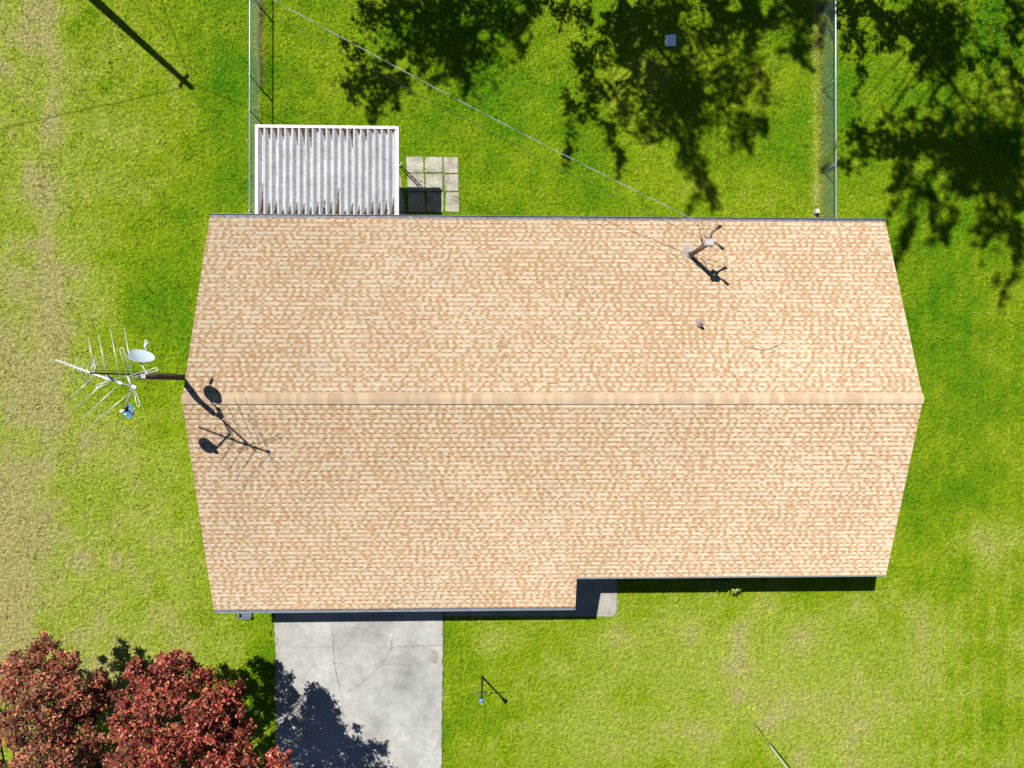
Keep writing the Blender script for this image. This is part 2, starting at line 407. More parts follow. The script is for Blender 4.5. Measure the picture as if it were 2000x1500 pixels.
rc.build('ridge_cap', M['roof'], roof, colors=True)
# gutters
def gutter(x0, x1, y_in, y_out, zt, lw):
    s = 1 if y_out > y_in else -1; t = .006; h = .075
    b = MB(); prof = [(y_in, zt-.02), (y_in, zt-h), (y_out-s*.025, zt-h), (y_out, zt-.03), (y_out, zt-.012),
                      (y_out-s*t, zt-.012), (y_out-s*(t+.002), zt-.03), (y_out-s*(.025+t), zt-h+.035), (y_in+s*t, zt-h+.035), (y_in+s*t, zt-.02)]
    if s < 0: prof = prof[::-1]
    b.extrude_x(prof, x0, x1)
    for xe in (x0, x1-.004): b.box(xe, xe+.004, min(y_in, y_out)+.004, max(y_in, y_out)-.004, zt-h+.002, zt-.02)
    gt = b.build('gutter', M['gutter'], house)
    lip = MB(); lip.box(x0-.003, x1+.003, min(y_out, y_out-s*lw), max(y_out, y_out-s*lw), zt-.0115, zt-.002)
    lip.build('lip', M['gutter_lip'], gt)
    return gt
gutter(RX0, RX1, 5.235, 5.355, 2.80, .014)
gutter(XS+.01, RX1, -5.895, -6.00, 2.80, .045)
gutter(RX0, XS, -6.965, -7.085, 2.44, .05)
# walls
wl = MB()
def gable_prof(y0, y1, d): return [(y0, 0), (y0, roof_z(y0)-d), (YR, ZR-d-.02), (y1, roof_z(y1)-d), (y1, 0)]
wl.extrude_x(gable_prof(4.9, -6.62, .20), RX0+.25, 2.40); wl.extrude_x(gable_prof(4.9, -5.55, .20), 2.401, RX1-.25)
wall = wl.build('wall', M['siding'], house)
gd = MB(); gx0, gx1 = dl0.x+.4, dr0.x-.4
gd.box(gx0, gx1, -6.66, -6.622, .05, 2.1)
for k in range(1, 4): gd.box(gx0+.05, gx1-.05, -6.675, -6.661, .05+k*.51-.02, .05+k*.51+.02)
gd.build('garage_door', M['white'], house)
dr_ = MB().box(2.75, 3.65, -5.59, -5.552, .05, 2.1).build('door', M['trim'], house)
MB().lathe([(.0, .05), (.03, .04), (.03, 0)], (3.55, -5.60, 1.0), (0, -1, 0), 10).build('handle', M['alu'], dr_)
for (xc, w, s) in ((5.6, 1.8, -1), (9.6, 1.4, -1), (0.5, 1.2, 1), (6.5, 1.2, 1), (10, 1.2, 1)):
    yw = -5.552 if s < 0 else 4.902
    f = MB(); 
    for a, b_, c_, d_ in ((xc-w/2, xc+w/2, .9, .98), (xc-w/2, xc+w/2, 2.02, 2.1), (xc-w/2, xc-w/2+.08, .98, 2.02), (xc+w/2-.08, xc+w/2, .98, 2.02)):
        f.box(a, b_, min(yw, yw+s*.05), max(yw, yw+s*.05), c_, d_)
    fo = f.build('window', M['white'], house)
    MB().box(xc-w/2+.08, xc+w/2-.08, min(yw, yw+s*.02), max(yw, yw+s*.02), .98, 2.02).build('pane', M['dark'], fo)
# downspout on the garage corner with its elbow lying out over the lawn
dsx = W(474, 1200, 1.5).x
ds = MB(); q = W(478, 1203, .25)
ds.tube([(q.x, -7.0, 2.34), (q.x, -6.75, 2.1), (q.x, -6.68, 1.6), (q.x, -6.68, .35), (q.x+.02, -6.80, .2), (q.x+.05, -7.3, .1)], .045, 8)
ds.build('downspout', M['gutter_lip'], house)
sb = MB(); a = W(467, 1200, .1); b_ = W(491, 1207, .1)
sb.quad([(a.x, a.y+.25, .12), (a.x, b_.y, .05), (b_.x, b_.y, .05), (b_.x, a.y+.25, .12)])
for yy in (a.y+.22, b_.y): sb.obox((a.x, yy, .10), (b_.x, yy, .10), .05, .13)
sb.obox((a.x, a.y+.22, .10), (a.x, b_.y, .10), .05, .13); sb.obox((a.x, (a.y+.22+b_.y)/2, .09), (b_.x, (a.y+.22+b_.y)/2, .09), .04, .06)
o = sb.build('splash_block', mat('splash_plastic', (.11, .135, .18), .5, noise=[(12, .8, 1.1)]))
tag(o, 'blue-grey splash block on the grass at the garage corner, half in eave shadow', 'splash block')

# service mast through the north slope
SMx, SMy = 6.12, 4.06; SMz = roof_z(SMy)
mast_top = Vector((SMx, SMy, 5.05))
sm = MB().tube([(SMx, SMy, SMz-.3), (SMx, SMy, 5.0)], .074, 14).build('service_mast', M['rust'], house)
fl = MB(); n_ = Vector((0, SI, CO))
def onroof(x, y, h): return Vector((x, y, roof_z(y)))+n_*h
fl.quad((onroof(SMx-.2, SMy-.12, .018), onroof(SMx+.14, SMy-.12, .018), onroof(SMx+.14, SMy+.36, .014), onroof(SMx-.2, SMy+.36, .014)))
fl.lathe([(.125, 0), (.11, .04), (.085, .11), (.076, .13)], (SMx, SMy, SMz+.0), (0, .15, 1), 16)
fl.build('flashing', M['flash'], sm)
hd = MB()
hd.box(SMx-.12, SMx+.12, SMy-.09, SMy+.10, 5.0, 5.16); hd.build('mast_cap', M['boxgrey'], sm, bevel=.02)
br = MB(); c1 = W(1380, 455, 5.0)
br.obox(c1+Vector((-.03, -.04, 0)), c1+Vector((.08, -.1, 0)), .13, .10); br.build('bracket', M['flash'], sm)
for (a, b_) in (((1391, 454, 5.1), (1408, 441, 5.15)), ((1398, 474, 5.1), (1413, 487, 5.15))):
    A = W(*a); B = W(*b_); m_ = A+(B-A)*.55
    wh = MB().tube([mast_top+Vector((0, 0, -.02)), A, m_], .035, 10).build('weatherhead', M['rust'], sm)
    MB().tube([m_, B], [.04, .052], 10).build('cap', M['black'], wh)
ins = MB(); A = W(1370, 467, 4.75); B = Vector((SMx-.06, SMy, 4.75))
ins.tube([A, A+(B-A)*.3, A+(B-A)*.31, A+(B-A)*.6, A+(B-A)*.61, B], [.035, .04, .018, .018, .03, .015], 8); ins.build('insulator', M['cable_dark'], sm)
# plumbing vent
vx, vy = W(1367, 636, 3.98)[:2]
vp = MB().lathe([(.05, -.1), (.05, .24), (.035, .24), (.035, .02), (.0, .02)], (vx, vy, roof_z(vy)), n=14).build('vent_pipe', mat('vent_pipe', (.16, .11, .12), .7, noise=[(12, .8, 1.2)]), roof)
f2 = MB(); f2.quad((onroof(vx-.1, vy-.06, .018), onroof(vx+.1, vy-.06, .018), onroof(vx+.1, vy+.2, .014), onroof(vx-.1, vy+.2, .014)))
f2.lathe([(.09, .0), (.07, .05), (.055, .09)], (vx, vy, roof_z(vy)), n=14)
o = f2.build('pipe_flashing', mat('mauve_flashing', (.21, .15, .145), .7, noise=[(12, .8, 1.2)]), roof)

# twigs lying on the shingles
def twig(pxs, r, label):
    P = []
    for (px, py) in pxs:
        p = W(px, py, 4.0)
        for _ in range(6): p = W(px, py, roof_z(p.y)+.03)
        P.append(p)
    tag(MB().tube(P, r, 5).build('twig', M['twig']), label, 'twig', 'twigs on the roof')
twig([(1458, 676), (1472, 681), (1490, 684), (1505, 681), (1522, 673)], .008, 'long curved twig on the north roof slope right of the vent pipe')
twig([(1104, 577), (1110, 572), (1115, 562), (1117, 556)], .007, 'short upright twig in the middle of the north roof slope')
twig([(1068, 749), (1080, 748), (1090, 749), (1096, 755)], .007, 'short curved twig lying just above the ridge cap')

# ------------------------------------------------------------------ patio cover
PZ = 2.66; pa = W(498, 243, PZ); pb = W(779, 243, PZ); px0, px1, pyN, pyS = pa.x, pb.x, pa.y, 5.37
patio = empty('patio_cover', ((px0+px1)/2, 6.8, 0), 'white metal patio cover with ribbed pans full of brown leaves, against the back eave', 'patio cover')
fw = .095
MB().box(px0, px0+fw, pyS, pyN-fw-.002, PZ-.16, PZ).build('side_beam', M['white'], patio)
MB().box(px1-fw, px1, pyS, pyN-fw-.002, PZ-.16, PZ).build('side_beam', M['white'], patio)
MB().box(px0, px1, pyN-fw, pyN, PZ-.16, PZ+.003).build('front_beam', M['white'], patio)
cr = MB(); pit = (px1-px0-2*fw)/20.0; pans = []
ya, yb = pyS, pyN-fw-.003; zt = PZ-.012; zb = PZ-.085
prof = []
for k in range(20):
    xa = px0+fw+k*pit; prof += [(xa, zt), (xa+pit*.46, zb), (xa+pit*.70, zb), (xa+pit*.76, zt), (xa+pit, zt)]
    pans.append((xa+pit*.22, xa+pit*.72))
for (a, b_) in zip(prof[:-1], prof[1:]):
    cr.quad(((a[0], ya, a[1]), (b_[0], ya, b_[1]), (b_[0], yb, b_[1]), (a[0], yb, a[1])))
pan = cr.build('roof_panel', M['pan'], patio)
for yy in (pyN-.6,):
    MB().box(px0+fw+.02, px1-fw-.02, yy-.05, yy+.05, zb-.16, zb-.006).build('cross_beam', M['white'], patio)
pp = W(779, 321, 0)
def lace_post(x, y):
    b = MB(); z1 = zb-.02
    for dx in (-.055, .055): b.box(x+dx-.014, x+dx+.014, y-.014, y+.014, .02, z1)
    for k in range(9): b.box(x-.041, x+.041, y-.010, y+.010, .2+k*.27, .212+k*.27)
    b.box(x-.1, x+.1, y-.05, y+.05, 0, .02)
    return b.build('post', M['white'], patio)
lace_post(pp.x, pp.y); lace_post(px0+.4, pp.y)
# leaves lodged in the pans: deposits + loose leaves
def leaf_cards(cs, sizes, cols, tilt=.5, lobes=1, aspect=.55):
    N = len(cs); th = rng.uniform(0, 2*math.pi, N)
    nrm = np.c_[rng.normal(0, tilt, N), rng.normal(0, tilt, N), np.ones(N)]; nrm /= np.linalg.norm(nrm, axis=1)[:, None]
    u = np.c_[np.cos(th), np.sin(th), np.zeros(N)]; u -= nrm*(u*nrm).sum(1)[:, None]; u /= np.linalg.norm(u, axis=1)[:, None]
    w = np.cross(nrm, u); Vs = []; Cs = []; Fs = []; off = 0
    for k in range(lobes):
        a = 0 if lobes == 1 else (k-(lobes-1)/2)*1.0
        du = u*math.cos(a)+w*math.sin(a); dw = -u*math.sin(a)+w*math.cos(a)
        s = sizes[:, None]*(1 if k == lobes//2 else .8)
        b0 = cs-u*sizes[:, None]*(.5 if lobes > 1 else 0)
        st = b0-du*s*(.5 if lobes == 1 else 0)
        Q = np.stack([st, st+du*s*.5-dw*s*aspect*.5+nrm*s*.05, st+du*s, st+du*s*.5+dw*s*aspect*.5+nrm*s*.05], 1).reshape(-1, 3)
        Vs.append(Q); Cs.append(np.repeat(cols, 4, 0)); Fs.append(np.arange(4*N).reshape(N, 4)+off); off += 4*N
    return np.concatenate(Vs), np.concatenate(Fs), np.concatenate(Cs)
cs = []; soil = MB()
BR = np.array([srgb(92, 62, 48), srgb(130, 92, 70), srgb(70, 48, 38), srgb(176, 140, 116), srgb(200, 175, 155)])*.45
for k, (xa, xb) in enumerate(pans):
    for end in (0, 1):
        ln = (random.choice((.25, .35, .4, .45, .7)) if end == 0 else random.choice((.2, .3, .35, .45)))*random.uniform(.8, 1.2)
        if end == 1 and k > 15: ln *= .5
        if random.random() < .18: ln *= .35
        ye = ya if end == 0 else yb; s = 1 if end == 0 else -1
        xm = xb-.03 if end == 0 else xb-random.uniform(.02, .05)
        pts = [(xa-.02, ye, zb+.056), (xb+.006, ye, zb+.05), (xb+.004, ye+s*ln*.3, zb+.03), (xm, ye+s*ln*.7, zb+.004), (xa+.035, ye+s*ln*.3, zb+.03)]
        soil.quad(pts if end == 0 else pts[::-1], tuple(BR[2]*random.uniform(.7, 1.5)))
        n = int(330*ln)+20
        for _ in range(n):
            v = random.random()**1.3*ln*1.15; ww = (xb-xa+.01)*max(.15, 1-.8*v/ln)
            cs.append((xb+.005-random.random()*ww, ye+s*v, zb+.03+.05*(1-.5*v/ln)+random.random()*.02))
    if random.random() < .5:
        y0_ = random.uniform(ya+.3, yb-.8); l_ = random.uniform(.2, .7); soil.quad(((xb-.035, y0_, zb+.004), (xb-.028, y0_, zb+.004), (xb-.022, y0_+l_*.5, zb+.004), (xb-.03, y0_+l_, zb+.004)), tuple(BR[1]*random.uniform(.8, 1.3)))
    for _ in range(4): cs.append((random.uniform(xa+.03, xb), random.uniform(ya, yb), zb+.01))
soil_o = soil.build('leaf_mould', M['debris'], colors=True)
tag(soil_o, kind='stuff')
cs = np.array(cs); V, F, C = leaf_cards(cs, rng.uniform(.02, .05, len(cs)), BR[rng.choice(5, len(cs), p=[.26, .26, .16, .18, .14])]*rng.uniform(.7, 1.2, (len(cs), 1)), tilt=.6)
tag(np_mesh('fallen_leaves', V, F, M['debris'], C=C), kind='stuff')

# ------------------------------------------------------------------ square pavers beside the patio cover
cols_x = [(795, 828), (830.5, 864), (866.5, 894)]; rows_y = [(306, 337), (339.5, 373), (375.5, 413)]
names_c = ['left', 'middle', 'right']; names_r = ['top', 'middle', 'bottom']
for r, (y0, y1) in enumerate(rows_y):
    for c, (x0, x1) in enumerate(cols_x):
        dx = r*1.6-1+(1.5 if c == 2 else 0)
        pts = []
        for (qx, qy) in ((x0, y1), (x1, y1), (x1, y0), (x0, y0)):
            p = W(qx+dx+random.uniform(-1.2, 1.2), qy+random.uniform(-1.2, 1.2), .03); pts.append((p.x, p.y))
        P = []
        for k in range(4): P += edge(pts[k], pts[(k+1) % 4], 6, .008)
        o = outline_slab('paver', P, -.02, .03+random.uniform(-.004, .004), M['paver'])
        pos = {(0, 0): 'far left corner paver of the grid, next to the cover and the lawn', (0, 1): 'middle paver of the far row of the grid, grass on one side', (0, 2): 'far right corner paver of the grid, lit, grass on two sides',
               (1, 0): 'paver beside the cover crossed by the thin post shadow, middle row', (1, 1): 'centre paver of the three by three grid, wholly ringed by pavers', (1, 2): 'middle paver of the right column, between two sunlit pavers',
               (2, 0): 'shaded paver nearest the patio cover and the roof', (2, 1): 'shaded middle paver of the row along the gutter', (2, 2): 'sunlit paver by the gutter, right of the two shaded ones'}[(r, c)]
        tag(o, 'square pale '+pos, 'paver', 'concrete pavers beside the patio cover')
pb0 = W(776, 300, 0); pb1 = W(792, 412, 0)
tag(outline_slab('patio', [(px0+.2, 5.0), (pb1.x, 5.0), (pb1.x, pb1.y), (pb0.x, pb0.y-.1), (px0+.2, pb0.y-.1)], -.05, .02, M['paver']), kind='structure')

# ------------------------------------------------------------------ chain link fences
def fence(xpx, y_list, label, xtop, hgt, ext_n, y_s):
    p0 = W(xpx, 750, 0); x = p0.x
    f = empty('chain_link_fence', (x, 8, 0), label, 'fence', 'chain link fences behind the house')
    yN = ext_n
    MB().tube([(x, y_s, hgt), (x, yN, hgt)], .022, 10).build('top_rail', M['rail'], f)
    m = MB(); pit = .12; n = int((yN-y_s+hgt)/pit); r = .0042
    for k in range(n):
        for s in (1, -1):
            ys_ = y_s+k*pit-(hgt if s > 0 else 0); a = [ys_, .03]; b = [ys_+hgt*1.0, hgt-.01]
            if a[0] < y_s: a = [y_s, .03+(y_s-a[0])]
            if b[0] > yN: b = [yN, b[1]-(b[0]-yN)]
            if b[1]-a[1] < .05: continue
            if s < 0: a, b = [a[0], hgt-a[1]+.03], [b[0], hgt-b[1]+.03]
            m.tube([(x+.004*s, a[0], a[1]), (x+.004*s, b[0], b[1])], r if s > 0 else r*.5, 3, cap=False)
    m.build('mesh', M['galv'], f)
    for y in y_list:
        MB().tube([(x, y, -.05), (x, y, hgt+.02), (x, y, hgt+.05)], [.028, .028, .012], 10).build('post', M['galv'], f)
    return f
yl = [W(507, q, 0).y for q in (15, 172, 238)]
fence(507, yl+[5.9, yl[0]+2.9, yl[0]+5.8], 'left chain link fence running from the back lawn past the patio cover', 486, 1.03, yl[0]+6, 5.42)
yr = [W(1609, q, 0).y for q in (18, 177, 336)]
fence(1609, yr+[5.7, yr[0]+2.9, yr[0]+5.8], 'right chain link fence with a straw-coloured strip of dead grass at its foot', 1633, .90, yr[0]+6, 5.42)
# white stub post by the right fence
q = W(1597, 412, .2)
wp = MB().box(q.x-.05, q.x+.05, q.y-.06, q.y+.06, 0, .198); wp.box(q.x-.06, q.x+.06, q.y-.07, q.y+.07, .2, .225)
tag(wp.build('stub_post', M['white'], bevel=.006), 'short white post beside the right fence at the back eave', 'post')
# pale square slab in the shaded lawn
q = W(1310, 79, .03)
b = MB(); P = []
cor = [(q.x-.19, q.y-.19), (q.x+.18, q.y-.2), (q.x+.19, q.y+.2), (q.x-.2, q.y+.17)]
for k in range(4): P += edge(cor[k], cor[(k+1) % 4], 5, .012)
o = outline_slab('stone_slab', P, -.02, .06, M['stone']); tag(o, 'small pale square slab lying alone in the tree shade behind the house', 'slab')

# ------------------------------------------------------------------ antenna mast
AX, AY = -8.82, .28
am = empty('antenna_mast', (AX, AY, 0), 'tall antenna mast at the left gable carrying a rod antenna and two satellite dishes', 'antenna')
MB().tube([(AX, AY, 0), (AX, AY, 4.0), (AX, AY, 6.72)], [.085, .085, .080], 12).build('pole', M['postwood'], am)
MB().tube([(AX, AY+.03, 6.6), (AX, AY+.03, 8.85)], .020, 8).build('upper_pole', M['black'], am)
MB().box(RX0+.0+.255, RX0+.3, AY-.1, AY+.1, 3.3, 3.38).obox((AX, AY, 3.34), (RX0+.26, AY, 3.34), .06, .05).build('wall_bracket', M['galv'], am)
cb = MB(); cb.tube([(AX+.085, AY-.05, 6.9), (AX+.1, AY-.08, 6.3), (AX+.095, AY-.02, 5.6), (AX+.09, AY-.085, 4.9), (AX+.09, AY-.06, 4.2)], .009, 5)
cb.tube([W(265, 741, 7.2), W(283, 741, 7.0), W(292, 749, 6.7), W(284, 742, 6.4)], .008, 5); cb.tube([(AX-.02, AY+.085, 8.7), (AX-.02, AY+.1, 7.7), (AX-.05, AY+.1, 6.5), (AX, AY+.095, 4.7)], .009, 5)
cb.build('cable', M['black'], am)
ZA = 8.2
def zp(X, Y, z=ZA): return W(100+X/7.143, 630+Y/7.143, z)
ta = MB().tube([zp(60, 522), zp(640, 735), zp(1165, 905)], [.020, .026, .024], 8).build('television_antenna', M['alu'], am)
for (a, b_, w_c) in (((735, 765), (805, 790), .055), ((935, 828), (995, 848), .055), ((1130, 885), (1190, 905), .07), ((570, 695), (630, 718), .05)):
    MB().obox(zp(*a), zp(*b_), w_c, .05).build('boom_clamp', M['galv'], ta)
MB().obox(Vector((AX, AY, ZA)), zp(880, 805), .035, .035).build('mount', M['galv'], ta)
rods = [((520, 215), (600, 640)), ((660, 170), (778, 765)), ((825, 90), (962, 810)), ((1020, 75), (1150, 830)),
        ((560, 780), (255, 1060)), ((790, 785), (345, 1195)), ((960, 850), (435, 1335)), ((1165, 930), (545, 1435)),
        ((360, 480), (262, 850)), ((440, 555), (380, 800)), ((528, 560), (462, 862)), ((590, 510), (530, 800)), ((648, 530), (545, 860)), ((612, 480), (585, 800))]
for k, (a, b_) in enumerate(rods):
    MB().tube([zp(*a), zp(*b_)], .0085 if k < 8 else .0065, 6).build('rod', M['alu'], ta)
for k in range(9):
    X = 80+k*50; Yc = 527+k*18.5
    MB().tube([zp(X+10, Yc-38), zp(X-10, Yc+38)], .006, 5).build('director', M['alu'], ta)
for lp in ([(1060, 745), (960, 380), (972, 352), (995, 352), (1010, 372), (1112, 735)], [(1010, 770), (1455, 632), (1480, 634), (1488, 650), (1470, 672), (1140, 765)],
           [(990, 757), (640, 868), (620, 882), (628, 903), (655, 897), (815, 850)], [(1150, 900), (1192, 1155), (1212, 1175), (1238, 1160), (1242, 1138), (1175, 960)]):
    MB().tube([zp(*p) for p in lp], .0075, 6).build('loop', M['alu'], ta)
def dish(name_c, n, r, mount, lnb, m_face, m_arm, thick):
    n = Vector(n).normalized(); c = Vector(name_c); u = (Vector((0, 0, 1))-n*n.z).normalized()
    d = MB(); prof = [(0, 0)]+[(r*t, .22*r*t*t) for t in (.25, .5, .75, .92, 1.0)]+[(r*1.02, .22*r+.012), (r*1.02, .22*r-.004), (r*.9, .22*r*.81-.012), (r*.5, .22*r*.25-.012), (0, -.012)]
    d.lathe(prof, c-n*.06*r, n, 28); o = d.build('satellite_dish', m_face, am)
    MB().tube([Vector(mount), c-n*.1], .022, 8).build('dish_arm', m_arm, o)
    s = c-u*r*.85-n*.02; e = Vector(lnb)
    MB().tube([c-n*.05-u*.1, s-n*.03, s+(e-s)*.95], .017, 8).build('feed_arm', m_arm, o)
    return o, e, n
c1 = W(274.3, 698.6, 6.75)
o1, e1, n1 = dish(c1, (.36, .84, .40), .31, W(286, 727, 6.72), W(284.5, 678, 6.5), M['dish'], M['white'], .02)
f = MB(); f.tube([W(283.5, 680, 6.5), W(285.5, 671, 6.48)], [.035, .05], 10); f.tube([W(285, 672, 6.48), W(283.5, 664, 6.48)], .018, 6); f.tube([W(286, 671, 6.48), W(292, 669, 6.48)], .018, 6); f.tube([W(285.5, 671, 6.48), W(286.5, 663, 6.48)], .014, 6)
f.build('feed_horn', M['white'], o1)
MB().obox(W(275, 735, 6.85), W(284, 735, 6.8), .11, .12).obox(W(283, 727, 6.75), W(289, 728, 6.72), .09, .09).build('dish_bracket', M['white'], am)
c2 = W(254.5, 803, 6.5)
o2, e2, n2 = dish(c2, (-.45, .02, .89), .185, W(246.5, 797, 6.6), W(243, 803, 6.85), M['dishdark'], M['alu'], .02)
MB().tube([Vector((AX, AY, 7.3)), W(258, 755, 7.25), W(246, 795, 6.9)], .026, 8).build('side_arm', M['alu'], am)
f = MB(); f.tube([W(244, 803, 6.9), W(239, 803, 6.92), W(234, 803, 6.93)], [.05, .055, .03], 10); f.build('feed_horn', M['white'], o2)
MB().tube([W(247, 793, 6.85), W(247, 803, 6.8)], .05, 8).build('feed_clamp', M['black'], o2)

# ------------------------------------------------------------------ yard lamp post
lb = W(942, 1322, 0)
lp = empty('lamp_post', (lb.x, lb.y, 0), 'slim black lamp post with ladder bar on the front lawn', 'lamp post')
H1 = 1.74
MB().tube([(lb.x, lb.y, -.05), (lb.x, lb.y, .08), (lb.x, lb.y, .1), (lb.x, lb.y, H1-.12)], [.05, .05, .034, .030], 12).build('post', M['lampmetal'], lp)
lbar = MB().tube([(lb.x-.24, lb.y, 1.22), (lb.x+.24, lb.y, 1.22)], .012, 6).build('ladder_bar', M['lampmetal'], lp)
for s in (-1, 1): MB().lathe([(0, .02), (.018, .01), (.018, -.01), (0, -.02)], (lb.x+s*.245, lb.y, 1.22), (1, 0, 0), 8).build('knob', M['alu'], lbar)
ln_ = MB().lathe([(.03, -.12), (.05, -.10), (.06, .0), (.08, .12), (.078, .13)], (lb.x, lb.y, H1), n=6).build('lantern', M['lampmetal'], lp)
MB().lathe([(.085, .13), (.08, .14), (.055, .17), (.02, .20), (.015, .225), (0, .23)], (lb.x, lb.y, H1), n=12).build('lamp_glass', M['lampglass'], ln_)
MB().box(lb.x+.0, lb.x+.03, lb.y-.10, lb.y-.05, H1+.12, H1+.16).build('latch', M['white'], ln_)

# ------------------------------------------------------------------ utility poles, wires, guy wire
def utility_pole(base, top, label, group):
    o = empty('utility_pole', base, label, 'utility pole', group)
    b = Vector(base); t = Vector(top)
    MB().tube([b-Vector((0, 0, .1)), b+(t-b)*.5, t], [.16, .13, .095], 14).build('pole', M['postwood'], o)
    c = b+(t-b)*.93; d = Vector((.55, .83, 0))
    ca = MB().obox(c-d*.27, c+d*.27, .08, .10).build('crossarm', M['postwood'], o)
    for s in (-.22, .22):
        MB().lathe([(.04, 0), (.05, .03), (.03, .06), (.045, .09), (.02, .13), (0, .135)], c+d*s+Vector((0, 0, .055)), n=10).build('insulator', M['boxgrey'], ca)
    return o, c
tip = W(375, 172, 0); ptop = Vector((tip.x-SX*9, tip.y-SY*9, 9.0)); pbase = W(140, -40, 0)
_, c = utility_pole(tuple(pbase), tuple(ptop), 'tall wooden utility pole whose shadow falls across the left lawn', None)
def catenary(a, b, sag, n=40):
    return [Vector(a)+(Vector(b)-Vector(a))*(k/n)-Vector((0, 0, sag*4*(k/n)*(1-k/n))) for k in range(n+1)]
def sub(p, q, t): return p+(q-p)*t
ax = lambda z: Vector(pbase)+(ptop-Vector(pbase))*(z/9)
S = ax(7.75)+Vector((.35, -.3, 0)); Eend = W(1363, 432, 5.0)
w_ = MB(); path = catenary(S, Eend, .78, 60)
w_.tube(path, .0035, 6)
for ph in (0, math.pi):                                       # two insulated conductors twisted round the messenger
    tw = []
    for k in range(241):
        t = k/240; i = min(int(t*60), 59); p = sub(path[i], path[i+1], t*60-i); a = t*70+ph
        tw.append(p+Vector((.3*math.cos(a)*.022, .45*math.cos(a)*.022, math.sin(a)*.012)))
    w_.tube(tw, .0032, 5)
sd = w_.build('service_drop', M['cable_white'])
tag(sd, 'thick pale twisted power cable from the pole over the back lawn to the roof mast', 'cable')
lo = MB()
wh1 = W(1405, 443, 5.12)
lo.tube([Eend, W(1362, 440, 4.9), W(1366, 445, 4.85), W(1378, 447, 4.9), W(1388, 445, 5.0), W(1396, 444, 5.08), wh1], .010, 6)
lo.tube([Eend, W(1372, 437, 4.85), W(1383, 437, 4.9), W(1392, 433, 5.0), W(1400, 432, 5.08), W(1403, 440, 5.1)], .010, 6)
lo.tube([Eend, sub(Eend, W(1370, 467, 4.75), .5), W(1370, 467, 4.75)], .008, 6)
o = lo.build('service_loop', mat('loop_cable', (.20, .15, .12), .6, noise=[(6, .7, 1.2)]))
tag(o, 'drooping brown wire loops joining the power cable to the roof mast heads', 'wire')
lo = MB(); lo.tube([W(1384, 480, 4.9), W(1392, 484, 4.8), W(1398, 487, 4.8), W(1408, 485, 4.9), W(1411, 486, 5.1)], .009, 6)
o = lo.build('service_loop', bpy.data.materials['loop_cable'])
tag(o, 'short brown wire loop hanging below the right-hand roof mast head', 'wire')
S2 = ax(7.3)+Vector((.3, -.35, 0))
c2p = catenary(S2, W(1370, 467, 4.75), .85, 60)
tag(MB().tube(c2p, .0058, 5).build('phone_cable', M['cable_dark']), 'thin dark brown cable running to the roof mast just below the pale one', 'cable')
far = Vector((-62, 2, 8.5)); far2 = Vector((-30, 60, 8.7))
d = Vector((.55, .83, 0))
tag(MB().tube(catenary(c-d*.22+Vector((0, 0, .19)), far, .5, 40), .016, 6).build('power_line', M['cable_dark']), 'overhead power line leaving the pole, its faint shadow crossing the left lawn', 'cable')
tag(MB().tube(catenary(c+d*.22+Vector((0, 0, .19)), far2, .5, 40), .012, 6).build('power_line', M['cable_dark']), 'overhead power line leading back from the pole, away from the house', 'cable')
# guy wire front right
g0 = W(1470, 1409, 0); gdir = (W(1537, 1500, 1.5)-g0)/1.5
gw = empty('guy_wire', g0, 'slanting guy wire with a pale green guard, anchored in the front lawn', 'guy wire')
MB().tube([g0-gdir*.03, g0+gdir*7.0], .008, 6).build('wire', M['cable_dark'], gw)
MB().tube([g0+gdir*.75, g0+gdir*.85, g0+gdir*2.6], [.010, .022, .024], 8).build('guard', M['guard'], gw)
MB().tube([g0-Vector((0, 0, .1)), g0+gdir*.12], .018, 6).build('anchor', M['rust'], gw)
pt2 = g0+gdir*7.0
utility_pole((pt2.x, pt2.y, 0), (pt2.x, pt2.y, 8.2), 'wooden utility pole held by the guy wire at the front lawn edge', None)

# ------------------------------------------------------------------ shrub at the front wall
sc_ = W(1418, 1140, .3)
sh = empty('shrub', (sc_.x, -6.35, 0), 'small leafy green shrub in the eave shade by the front wall', 'shrub')
pts = []
for (px, py, z, rx, ry, n) in ((1405, 1137, .35, .32, .2, 200), (1425, 1140, .45, .30, .22, 240), (1390, 1137, .25, .25, .15, 110), (1438, 1148, .55, .14, .12, 70), (1434, 1154, .66, .12, .09, 60)):
    c = W(px, py, z); u = rng.normal(0, .45, (n, 3)); pts.append(np.c_[c.x+u[:, 0]*rx, c.y+u[:, 1]*ry, np.clip(z+u[:, 2]*.2, .04, 1)])
pts = np.concatenate(pts); V, F, C = leaf_cards(pts, rng.uniform(.05, .10, len(pts)), np.where((pts[:, 2] > .56)[:, None], np.array([[.22, .27, .02]]), np.array([[.08, .17, .012]]))*rng.uniform(.6, 1.3, (len(pts), 1)), tilt=.6)  # top leaves coloured yellower and brighter: sunlight on the tip put into the colour
np_mesh('foliage', V, F, M['leaf_green'], sh, C=C)
st = MB()
for k in range(7): st.tube([(sc_.x+random.uniform(-.08, .08), -6.4, 0), (sc_.x+random.uniform(-.4, .4), sc_.y+random.uniform(-.1, .1), .4)], [.012, .005], 5)
st.build('stem', M['bark'], sh)
fb = MB()
for (px, py) in ((1440, 1151), (1443, 1153)):
    fb.lathe([(0, .02), (.022, .015), (.03, 0), (.02, -.015), (0, -.018)], W(px, py, .72), n=8)
fb.build('flower', M['white'], sh)

